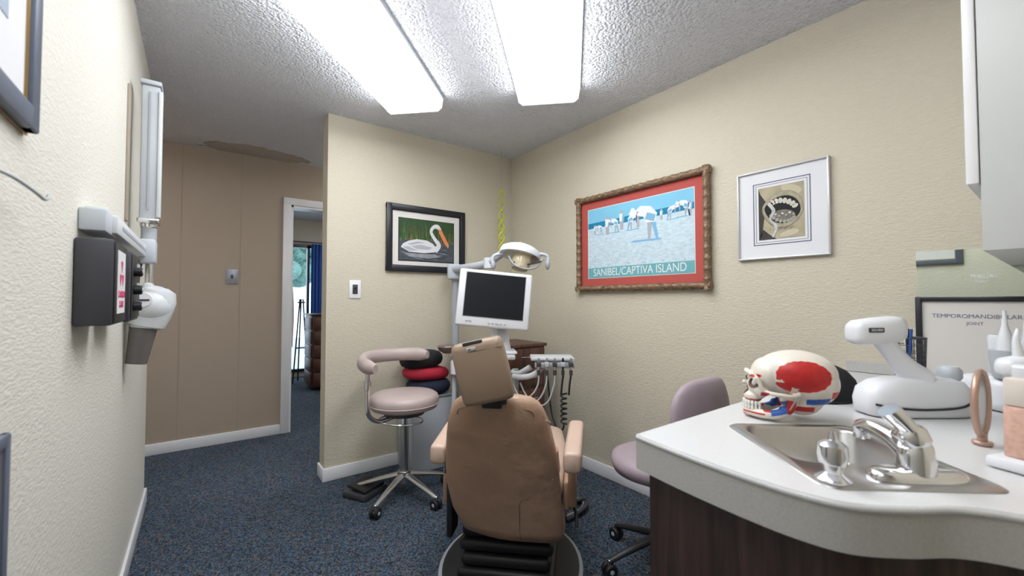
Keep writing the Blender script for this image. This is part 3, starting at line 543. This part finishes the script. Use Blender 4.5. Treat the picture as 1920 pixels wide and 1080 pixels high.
g=G('suction_holder',(1.44,2.60,0)); cyl('post',(0,0,.42),.016,.84,OFFW,g); cyl('foot',(0,0,.012),.07,.024,GREY,g); lathe('cup',[(.03,-.05),(.04,-.04),(.04,.04),(.034,.05)],WHITE,g,(0,-.03,.72)); lathe('bowl',[(.03,-.03),(.06,-.01),(.072,.015),(.065,.025),(.02,.03)],M('bowl_brown',(.16,.11,.10),.3),g,(-.05,0,.85)); tube('tip',[(0,-.03,.76),(.0,-.035,.84)],.007,WHITE,g)
# ---------------------------------------------------------------- counter
CT=.89
g=G('sink_counter',(0,0,0))
edge=[(.787,.59),(.772,.50),(.762,.42),(.756,.34),(.757,.27),(.775,.205),(.83,.15),(.885,.11),(.92,.06),(.937,0),(.943,-.08),(.945,-.165)]
E=[(v.x,v.y) for v in cat([(x,y,0) for x,y in edge],5)]
outline=E+[(2.205,-.165),(2.205,.59)]
A=math.radians(-40); ax=Vector((math.cos(A),math.sin(A))); ay=Vector((-math.sin(A),math.cos(A))); P0=Vector((.797,.240)); SW,SD=.29,.352
def S(u,v): q=P0+ax*u+ay*v; return (q.x,q.y)
def rrect(u0,u1,v0,v1,r,n=6):
    out=[]
    for cx,cy,a0 in((u1-r,v1-r,0),(u0+r,v1-r,90),(u0+r,v0+r,180),(u1-r,v0+r,270)):
        for k in range(n+1):
            a=math.radians(a0+90*k/n); out.append(S(cx+r*math.cos(a),cy+r*math.sin(a)))
    return out
from mathutils.geometry import tessellate_polygon
def holed(name,outer,inner,z,mat,g):
    vs=[Vector((x,y,z)) for x,y in outer]; vi=[Vector((x,y,z)) for x,y in inner]
    tris=tessellate_polygon([vs,vi]); return mk(name,vs+vi,[tuple(t) for t in tris],mat,g,smooth=False)
hole=rrect(.012,SW-.012,.012,SD-.012,.02)
holed('top_surface',outline,hole,CT,COUNTER,g)
n=len(outline); mk('top_edge',[(x,y,CT) for x,y in outline]+[(x,y,CT-.075) for x,y in outline],[(k,(k+1)%n,n+(k+1)%n,n+k) for k in range(n)],COUNTERE,g,ang=30)
tube('edge_lip',[(x+.004,y-.002 if y>.5 else y,CT-.0065) for x,y in E],.007,COUNTER,g,n=10,sub=1); tube('edge_lip_front',[(.789,.586,CT-.0065),(2.2,.586,CT-.0065)],.007,COUNTER,g,n=10,sub=1)
inn=[(max(x+.018,.0),y) for x,y in E if y<.56]; inn=[(.800,.565)]+inn; base=inn+[(2.20,-.165),(2.20,.565)]
extr('cabinet_body',[(x,y) for x,y in base],.09,CT-.245,WOODD,g)
nb=len(base); mk('cabinet_upper',[(x,y,CT-.072) for x,y in base]+[(x,y,CT-.245) for x,y in base],[(k,(k+1)%nb,nb+(k+1)%nb,nb+k) for k in range(nb)],WOODD,g,ang=30)
extr('toe_kick',[(x+.04,y-.04) for x,y in [(.80,.565),(.80,.2)]]+[(.98,-.12),(2.19,-.12),(2.19,.50)],0,.09,BLACK,g)
for i in range(3):
    x=.83+.455*i; bb('door_panel_%d'%i,(x,.565,.13),(x+.44,.58,.79),WOODD,g,.003); tube('pull_%d'%i,[(x+.38,.58,.66),(x+.38,.60,.67),(x+.38,.60,.75),(x+.38,.58,.76)],.005,CHROME,g,n=8,sub=2)
v=[];f=[]
V0=.105
rings=[(rrect(0,SW,0,SD,.03),CT+.0006),(rrect(.003,SW-.003,.003,SD-.003,.03),CT+.003),(rrect(.022,SW-.022,V0,SD-.022,.04),CT+.003),(rrect(.027,SW-.027,V0+.005,SD-.027,.04),CT-.004),(rrect(.032,SW-.032,V0+.010,SD-.032,.045),CT-.12),(rrect(.05,SW-.05,V0+.03,SD-.05,.045),CT-.145),(rrect(.12,SW-.12,V0+.09,SD-.13,.012),CT-.15)]
for r,z in rings: v+=[(x,y,z) for x,y in r]
nn=len(rings[0][0])
for i in range(len(rings)-1):
    for k in range(nn): f.append((i*nn+k,i*nn+(k+1)%nn,(i+1)*nn+(k+1)%nn,(i+1)*nn+k))
f.append(tuple((len(rings)-1)*nn+k for k in range(nn))); gs=G('steel_sink',(0,0,0)); mk('basin',v,f,STEEL,gs,ang=50)
dx,dy=S(SW/2,.22); cyl('drain',(dx,dy,CT-.146),.03,.006,CHROME,gs)
fx,fy=S(.175,.045); g=G('chrome_faucet',(fx,fy,CT+.003),-40); g.e.scale=(.88,.88,.88)
loft('base_plate',[sup(-.0,0,z,a,b,3,40) for z,a,b in [(0,.085,.03),(.008,.085,.03),(.016,.078,.024),(.02,.06,.02)]],CHROME,g)
lathe('body',[(.030,0),(.028,.03),(.025,.05),(.018,.06)],CHROME,g,(0,0,.014)); 
tube('spout',[(0,0,.035),(-.005,.04,.060),(-.01,.09,.070),(-.012,.118,.062)],[.022,.019,.016,.015],CHROME,g,n=18); cyl('aerator',(-.012,.116,.052),.015,.026,CHROME,g)
lathe('lever_hub',[(.022,0),(.028,.008),(.028,.03),(.022,.038)],CHROME,g,(0,0,.058),(-14,-14,0)); tube('lever',[(0,0,.078),(-.020,.006,.105),(-.038,.012,.126)],[.02,.024,.026],CHROME,g,n=18,flat=.7)
kx,ky=S(.032,.030); g=G('sink_sprayer_knob',(kx,ky,CT+.003))
kn=[(.029,0),(.03,.005),(.022,.01),(.014,.016),(.014,.03),(.024,.034),(.026,.05),(.024,.068),(.016,.074),(.008,.078),(.006,.092),(.002,.094)]
lathe('knob',[(r*.86,z*.86) for r,z in kn],CHROME,g,n=32)
# ---------------------------------------------------------------- skull
def skull():
    bm=bmesh.new()
    def E_(c,r,rot=0):
        m=Matrix.Translation(c)@Matrix.Rotation(rot,4,'Y')@Matrix.Diagonal((r[0],r[1],r[2],1)); bmesh.ops.create_icosphere(bm,subdivisions=4,radius=1,matrix=m)
    def T_(pts,r):
        P=cat(pts,6)
        for p in P: bmesh.ops.create_icosphere(bm,subdivisions=2,radius=r,matrix=Matrix.Translation(p))
    E_((.018,0,.116),(.092,.070,.060)); E_((.045,0,.094),(.068,.062,.060)); E_((.03,0,.056),(.05,.045,.045)); E_((-.045,0,.110),(.038,.055,.045))
    E_((-.066,0,.078),(.026,.036,.034)); E_((-.078,0,.052),(.022,.027,.018)); E_((-.062,.03,.07),(.018,.016,.014)); E_((-.062,-.03,.07),(.018,.016,.014))
    for s in(-1,1):
        T_([(-.072,s*.038,.074),(-.045,s*.060,.070),(-.01,s*.065,.068),(.012,s*.058,.072)],.006)
        T_([(-.086,s*.012,.014),(-.066,s*.032,.013),(-.035,s*.044,.016),(-.008,s*.048,.032),(.002,s*.050,.062)],.012)
        T_([(-.02,s*.046,.03),(-.018,s*.05,.055)],.010)
        T_([(-.083,s*.043,.092),(-.075,s*.048,.105),(-.066,s*.05,.075)],.006)
        T_([(-.088,s*.008,.112),(-.088,s*.028,.114),(-.078,s*.046,.104)],.007)
    T_([(-.088,-.012,.014),(-.092,0,.012),(-.088,.012,.014)],.012); T_([(-.086,0,.10),(-.098,0,.086)],.006)
    me=D.meshes.new('tmp'); bm.to_mesh(me); bm.free(); o=D.objects.new('tmp',me); sc.collection.objects.link(o)
    r=o.modifiers.new('r','REMESH'); r.mode='VOXEL'; r.voxel_size=.0014
    s_=o.modifiers.new('s','SMOOTH'); s_.iterations=8; s_.factor=.5
    bm=bmesh.new()
    for s in(-1,1): bmesh.ops.create_icosphere(bm,subdivisions=3,radius=1,matrix=Matrix.Translation((-.094,s*.027,.091))@Matrix.Diagonal((.030,.0175,.0165,1)))
    bmesh.ops.create_icosphere(bm,subdivisions=3,radius=1,matrix=Matrix.Translation((-.102,0,.069))@Matrix.Diagonal((.02,.010,.014,1)))
    mc=D.meshes.new('cut'); bm.to_mesh(mc); bm.free(); oc=D.objects.new('cut',mc); sc.collection.objects.link(oc)
    b=o.modifiers.new('b','BOOLEAN'); b.operation='DIFFERENCE'; b.object=oc; b.solver='FAST'
    bpy.context.view_layer.update(); dg=bpy.context.evaluated_depsgraph_get(); out=D.meshes.new_from_object(o.evaluated_get(dg)); 
    D.objects.remove(o); D.objects.remove(oc)
    return out
g=G('anatomical_skull_model',(1.192,.436,CT+.0045),-57)
me=skull(); me.materials.clear()
def reg(c):
    x,y,z=c; ay=abs(y)
    if x<-.064 and ((x+.094)/.0303)**2+((ay-.027)/.0178)**2+((z-.091)/.0168)**2<1.03: return 3
    if ((x+.102)/.0204)**2+(y/.0104)**2+((z-.069)/.0144)**2<1.04: return 3
    wob=.0016*math.sin(x*420)+.0014*math.sin(z*510)
    if ay>.022:
        dx=x-.022; dz=z-.116; r=math.hypot(dx/.060,dz/.038); an=math.atan2(dz,dx)
        k=1 if not(-2.95<an<-1.9) else .8
        if r<k+wob*8 and z>.078 and x>-.036: return 1
        if -.036<x<-.004 and .072<z<.10 and z>.075-(x+.036)*.1 and ay>.05: return 1
        if abs(z-.034-(x+.03)*.35)<.0165 and -.047<x<-.014 and ay>.034: return 2
        if -.014<=x<.006 and .022<z<.056 and ay>.034: return 1
        if .030<x<.082 and .046<z<.060+.1*(x-.03) : return 2
        if .006<x<.050 and .026<z<.040 : return 1
        if .084<x<.11 and .062<z<.080: return 1
        if -.062<x<-.047 and .02<z<.04: return 1
        if -.068<x<-.052 and .060<z<.072: return 1
    if ay>.006 and -.1<x<-.064 and abs(z-.1095)<.0022+wob: return 1
    if x<-.05 and .0435<z<.0475: return 1
    if x<-.06 and .0125<z<.0165 and ay>.006: return 1
    if x<-.072 and ay<.014 and z<.008: return 1
    return 0
cols=[reg(p.center) for p in me.polygons]
SS=.97
o=fin('skull_bone',me,[BONE,REDP,BLUEP,DARKH],g,(0,0,0),(0,0,0),True,60); o.data.polygons.foreach_set('material_index',cols); o.scale=(SS,SS,SS); o.location=(0,0,-.0012)
TOOTH=M('tooth_enamel',(.74,.72,.66),.2)
for j,z in enumerate((.0345,.0235)):
    for i in range(13):
        a=math.radians(180+(i-6)*14.5); x=-.066+.0325*math.cos(a)-.001; y=.030*math.sin(a)
        box('tooth_%d_%d'%(j,i),(x*SS,y*SS,(z+.001)*SS),(.007,.0062,.011),TOOTH,g,.002,rot=(0,0,math.degrees(a)))
tube('jaw_spring',[(.012,-.060,.070),(.0,-.060,.048),(-.008,-.056,.03)],.002,STEEL,g,n=6)
g=G('black_scrub_cap',(1.535,.462,CT+.0015),-30); loft('crown',[sup(0,0,z,a,b,2.2,36) for z,a,b in [(0,.085,.075),(.03,.088,.078),(.06,.08,.07),(.085,.06,.052),(.098,.035,.03),(.102,.01,.01)]],BLKF,g,ang=80); loft('brim',[sup(-.02,-.0,z,.09,.08,2.2,36) for z in (0.0005,.006)],BLKF,g)
# ---------------------------------------------------------------- mixing gun
g=G('impression_mixing_gun',(1.50,.262,CT+.0015),-37); g.e.scale=(.88,.9,.95)
b_=[]
for z,x0,x1,w_ in [(0,-.135,.15,.05),(.006,-.145,.158,.056),(.04,-.148,.16,.058),(.07,-.14,.155,.054),(.09,-.11,.14,.045),(.1,-.07,.11,.03)]: b_.append(sup((x0+x1)/2,0,z,(x1-x0)/2,w_,4,44))
loft('body',b_,WHITE,g,ang=60); tube('black_stripe',[(-.14,-.045,.035),(-.09,-.0575,.028),(.0,-.0595,.024),(.1,-.0585,.032),(.15,-.04,.055)],.003,BLACK,g,n=8)
tube('neck',[(.03,0,.09),(-.01,0,.125),(-.05,0,.17),(-.085,0,.215)],[.04,.03,.025,.028],WHITE,g,n=20); 
hd=[]
for x,r in [(-.172,.016),(-.168,.027),(-.155,.034),(-.10,.037),(-.05,.037),(-.03,.032),(-.022,.02)]: hd.append([(x,p[0],.228+p[1]+.08*(x+.1)) for p in sup(0,0,0,r,r,3,28)])
loft('head',hd,WHITE,g,ang=60); box('head_badge',(-.125,-.036,.232),(.045,.004,.013),DGREY,g,.002); text('badge_text','SOLVEN',(-.125,-.0385,.232),.009,WHITE,g)
lathe('cap_ring',[(.02,0),(.028,.01),(.028,.03),(.02,.04)],LGREY,g,(.12,0,.09))
g=G('water_flosser',(1.80,.10,CT+.0015),-37)
box('base',(0,0,.045),(.20,.13,.09),WHITE,g,.025,4); loft('tank',[sup(.03,0,z,a,.05,3.5,36) for z,a in [(.09,.06),(.1,.065),(.19,.07),(.2,.066)]],M('tank_clear',(.66,.69,.72),.15),g,ang=60)
for i,(x,hh_) in enumerate(((-.075,.27),(-.02,.24),(.02,.31),(.065,.27))):
    lathe('handle_%d'%i,[(.016,0),(.018,.02),(.016,.08),(.011,.10),(.006,.12),(.0035,.16)],WHITE,g,(x,-.045,hh_-.16)); 
lathe('cup_holder',[(.022,0),(.026,.005),(.032,.07),(.033,.075),(.03,.075)],LGREY,g,(-.075,-.045,.09))
g=G('handheld_scaler',(1.46,.055,CT+.0015),-37)
box('cradle',(.02,0,.05),(.09,.06,.10),WHITE,g,.02,4); hs=[]
for x,r in [(-.07,.012),(-.06,.022),(-.02,.028),(.06,.03),(.11,.026),(.12,.014)]: hs.append([(x,p[0],.15+p[1]) for p in sup(0,0,0,r,r,2.6,28)])
loft('body',hs,WHITE,g); tube('tip',[(-.03,0,.17),(-.035,0,.21),(-.03,0,.235)],[.010,.006,.003],WHITE,g); tube('nozzle',[(.04,0,.12),(.04,0,.10)],.018,LGREY,g); tube('tip_b',[(.04,0,.17),(.045,0,.22),(.04,0,.26)],[.013,.007,.003],WHITE,g)
g=G('gauze_carton',(1.175,.05,CT+.0015),-20)
box('tray',(0,0,.010),(.10,.075,.02),WHITE,g,.006); box('carton',(.005,0,.065),(.066,.045,.09),M('carton_peach',(.60,.37,.29),.7,var=.35,vs=90),g,.004); box('carton_top',(.005,0,.135),(.066,.045,.05),M('carton_cream',(.64,.57,.50),.7),g,.006); lathe('lid',[(.02,0),(.022,.004),(.022,.018),(.018,.022)],WHITE,g,(.005,0,.16))
g=G('round_hand_mirror',(1.30,.118,CT+.0015),-37); tube('rim',[(.0,.045*math.cos(t*math.pi/12),.085+.065*math.sin(t*math.pi/12)) for t in range(25)],.006,COPPER,g,n=10,sub=1,rot=(0,0,-60)); lathe('glass',[(.042,-.001),(.042,.001)],STEEL,g,(0,0,.085),(0,90,-60),sx=1.4); tube('stem',[(0,0,.025),(0,0,.0)],.008,COPPER,g,sub=1); cyl('foot',(0,0,.004),.016,.008,COPPER,g)
g=G('mesh_desk_organizer',(1.93,.335,CT+.0015)); 
for i in range(14):
    a=2*math.pi*i/14; tube('wire_%d'%i,[(.036*math.cos(a),.036*math.sin(a),.004),(.043*math.cos(a),.043*math.sin(a),.17)],.0014,DGREY,g,n=6,sub=1)
for j in range(8): r=.036+.007*j/7; tube('hoop_%d'%j,[(r*math.cos(t*math.pi/10),r*math.sin(t*math.pi/10),.004+.166*j/7) for t in range(21)],.0014 if j<7 else .003,DGREY,g,n=6,sub=1)
cyl('bottom',(0,0,.002),.036,.004,DGREY,g)
for i in range(3): tube('pen_%d'%i,[(.01*i-.01,.005,.006),(.02*i-.02,.012*i-.01,.20)],.004,[BLUEP,BLACK,WHITE][i],g,n=8,sub=1)
g=G('framed_chart',(2.17,.205,CT+.1565),-90); frame(g,.30,.31,.018,FRAMEB,MATC,.018); ik=fl('ink_navy',(.16,.17,.26)); text('chart_title','TEMPOROMANDIBULAR',(0,-.0085,.085),.0195,ik,g); text('chart_sub','JOINT',(0,-.0085,.060),.015,ik,g)
g=G('wall_mirror',(XR,0,0)); bb('glass',(-.006,-.165,.94),(-.0005,.357,1.372),MIRROR,g); text('decal_a','PHELIAS',(-.0068,.185,1.272),.018,TRIM,g,(90,0,-90)); text('decal_b','Zetta!',(-.0068,.19,1.254),.013,TRIM,g,(90,0,-90))
bb('backsplash',(-.012,-.165,.892),(-.0005,.58,.935),COUNTERE,g)
g=G('upper_cabinet',(0,0,0)); bb('carcass',(1.50,-.168,1.307),(2.205,.126,H),M('cabinet_grey',(.52,.53,.52),.4,var=.02),g,.002)
bb('door_a',(1.498,.128,1.47),(1.85,.150,H-.005),TRIM,g,.004); bb('door_b',(1.854,.128,1.47),(2.2,.150,H-.005),TRIM,g,.004)
# ---------------------------------------------------------------- far room
g=G('chest_of_drawers',(0,0,0)); bb('carcass',(1.20,5.95,.04),(1.9,6.4,.98),WOODR,g,.006); bb('top',(1.18,5.93,.98),(1.92,6.42,1.0),WOODD,g,.004)
for i in range(5):
    z=.07+.18*i; bb('drawer_%d'%i,(1.22,5.935,z),(1.88,5.95,z+.16),WOODR,g,.004); bb('side_drawer_%d'%i,(1.188,5.97,z),(1.20,6.38,z+.16),WOODR,g,.004); tube('pull_%d'%i,[(1.45,5.935,z+.08),(1.46,5.915,z+.08),(1.64,5.915,z+.08),(1.65,5.935,z+.08)],.006,CHROME,g,n=8,sub=2)
g=G('blue_curtain',(0,0,0)); v=[];f=[]
for i in range(41):
    x=1.40+.38*i/40; y=7.10+.025*math.sin(i*1.3); v+=[(x,y,.1),(x,y,2.06)]
for i in range(40): f.append((2*i,2*i+2,2*i+3,2*i+1))
mk('drape',v,f,M('curtain_blue',(.04,.13,.42),.8,var=.2),g); tube('rod',[(1.0,7.1,2.08),(1.8,7.1,2.08)],.012,DGREY,g,sub=1)
g=G('easel_stand',(1.19,6.65,0)); 
for i,(a,b) in enumerate((((-.1,0),(-.02,0)),((.1,0),(.02,0)),((0,.2),(0,.03)))): tube('leg_%d'%i,[(a[0],a[1],0),(b[0],b[1],1.2)],.010,BLACK,g,sub=1)
tube('crossbar',[(-.07,0,.5),(.07,0,.5)],.01,BLACK,g,sub=1); tube('crossbar_b',[(-.05,0,1.15),(.05,0,1.15)],.01,BLACK,g,sub=1)
mk('ground_outside',[(-4,7.3,-.12),(8,7.3,-.12),(8,16,-.12),(-4,16,-.12)],[(0,1,2,3)],M('grass_pavement',(.45,.50,.52),.9,var=.3),None)
g=G('garden_tree',(2.0,13,-.12)); tube('trunk',[(0,0,0),(.05,0,1),(0,0,2)],[.12,.1,.08],WOODR,g); LF=M('foliage',(.20,.36,.30),.8,var=.6,vs=10,bump=1,bs=12,bd=.2)
for i in range(14): ell('crown_%d'%i,(random.uniform(-.9,.9),random.uniform(-.6,.6),random.uniform(1.9,3.1)),(.4,.4,.3),LF,g,n=16)
# ---------------------------------------------------------------- world + camera
w=D.worlds.new('world'); sc.world=w; w.use_nodes=True; bg=w.node_tree.nodes['Background']; bg.inputs[0].default_value=(.66,.83,1,1); bg.inputs[1].default_value=3.5
cam=D.cameras.new('camera'); co=D.objects.new('camera',cam); sc.collection.objects.link(co); sc.camera=co
cam.sensor_width=36; cam.lens=786/1920*36; cam.clip_start=.02
co.location=(0,0,1.19); co.rotation_euler=(math.radians(91.6),0,math.radians(-36.8))
cam.dof.use_dof=True; cam.dof.focus_distance=2.3; cam.dof.aperture_fstop=3.2
sc.view_settings.view_transform='Standard'; sc.view_settings.look='None'; sc.view_settings.exposure=0
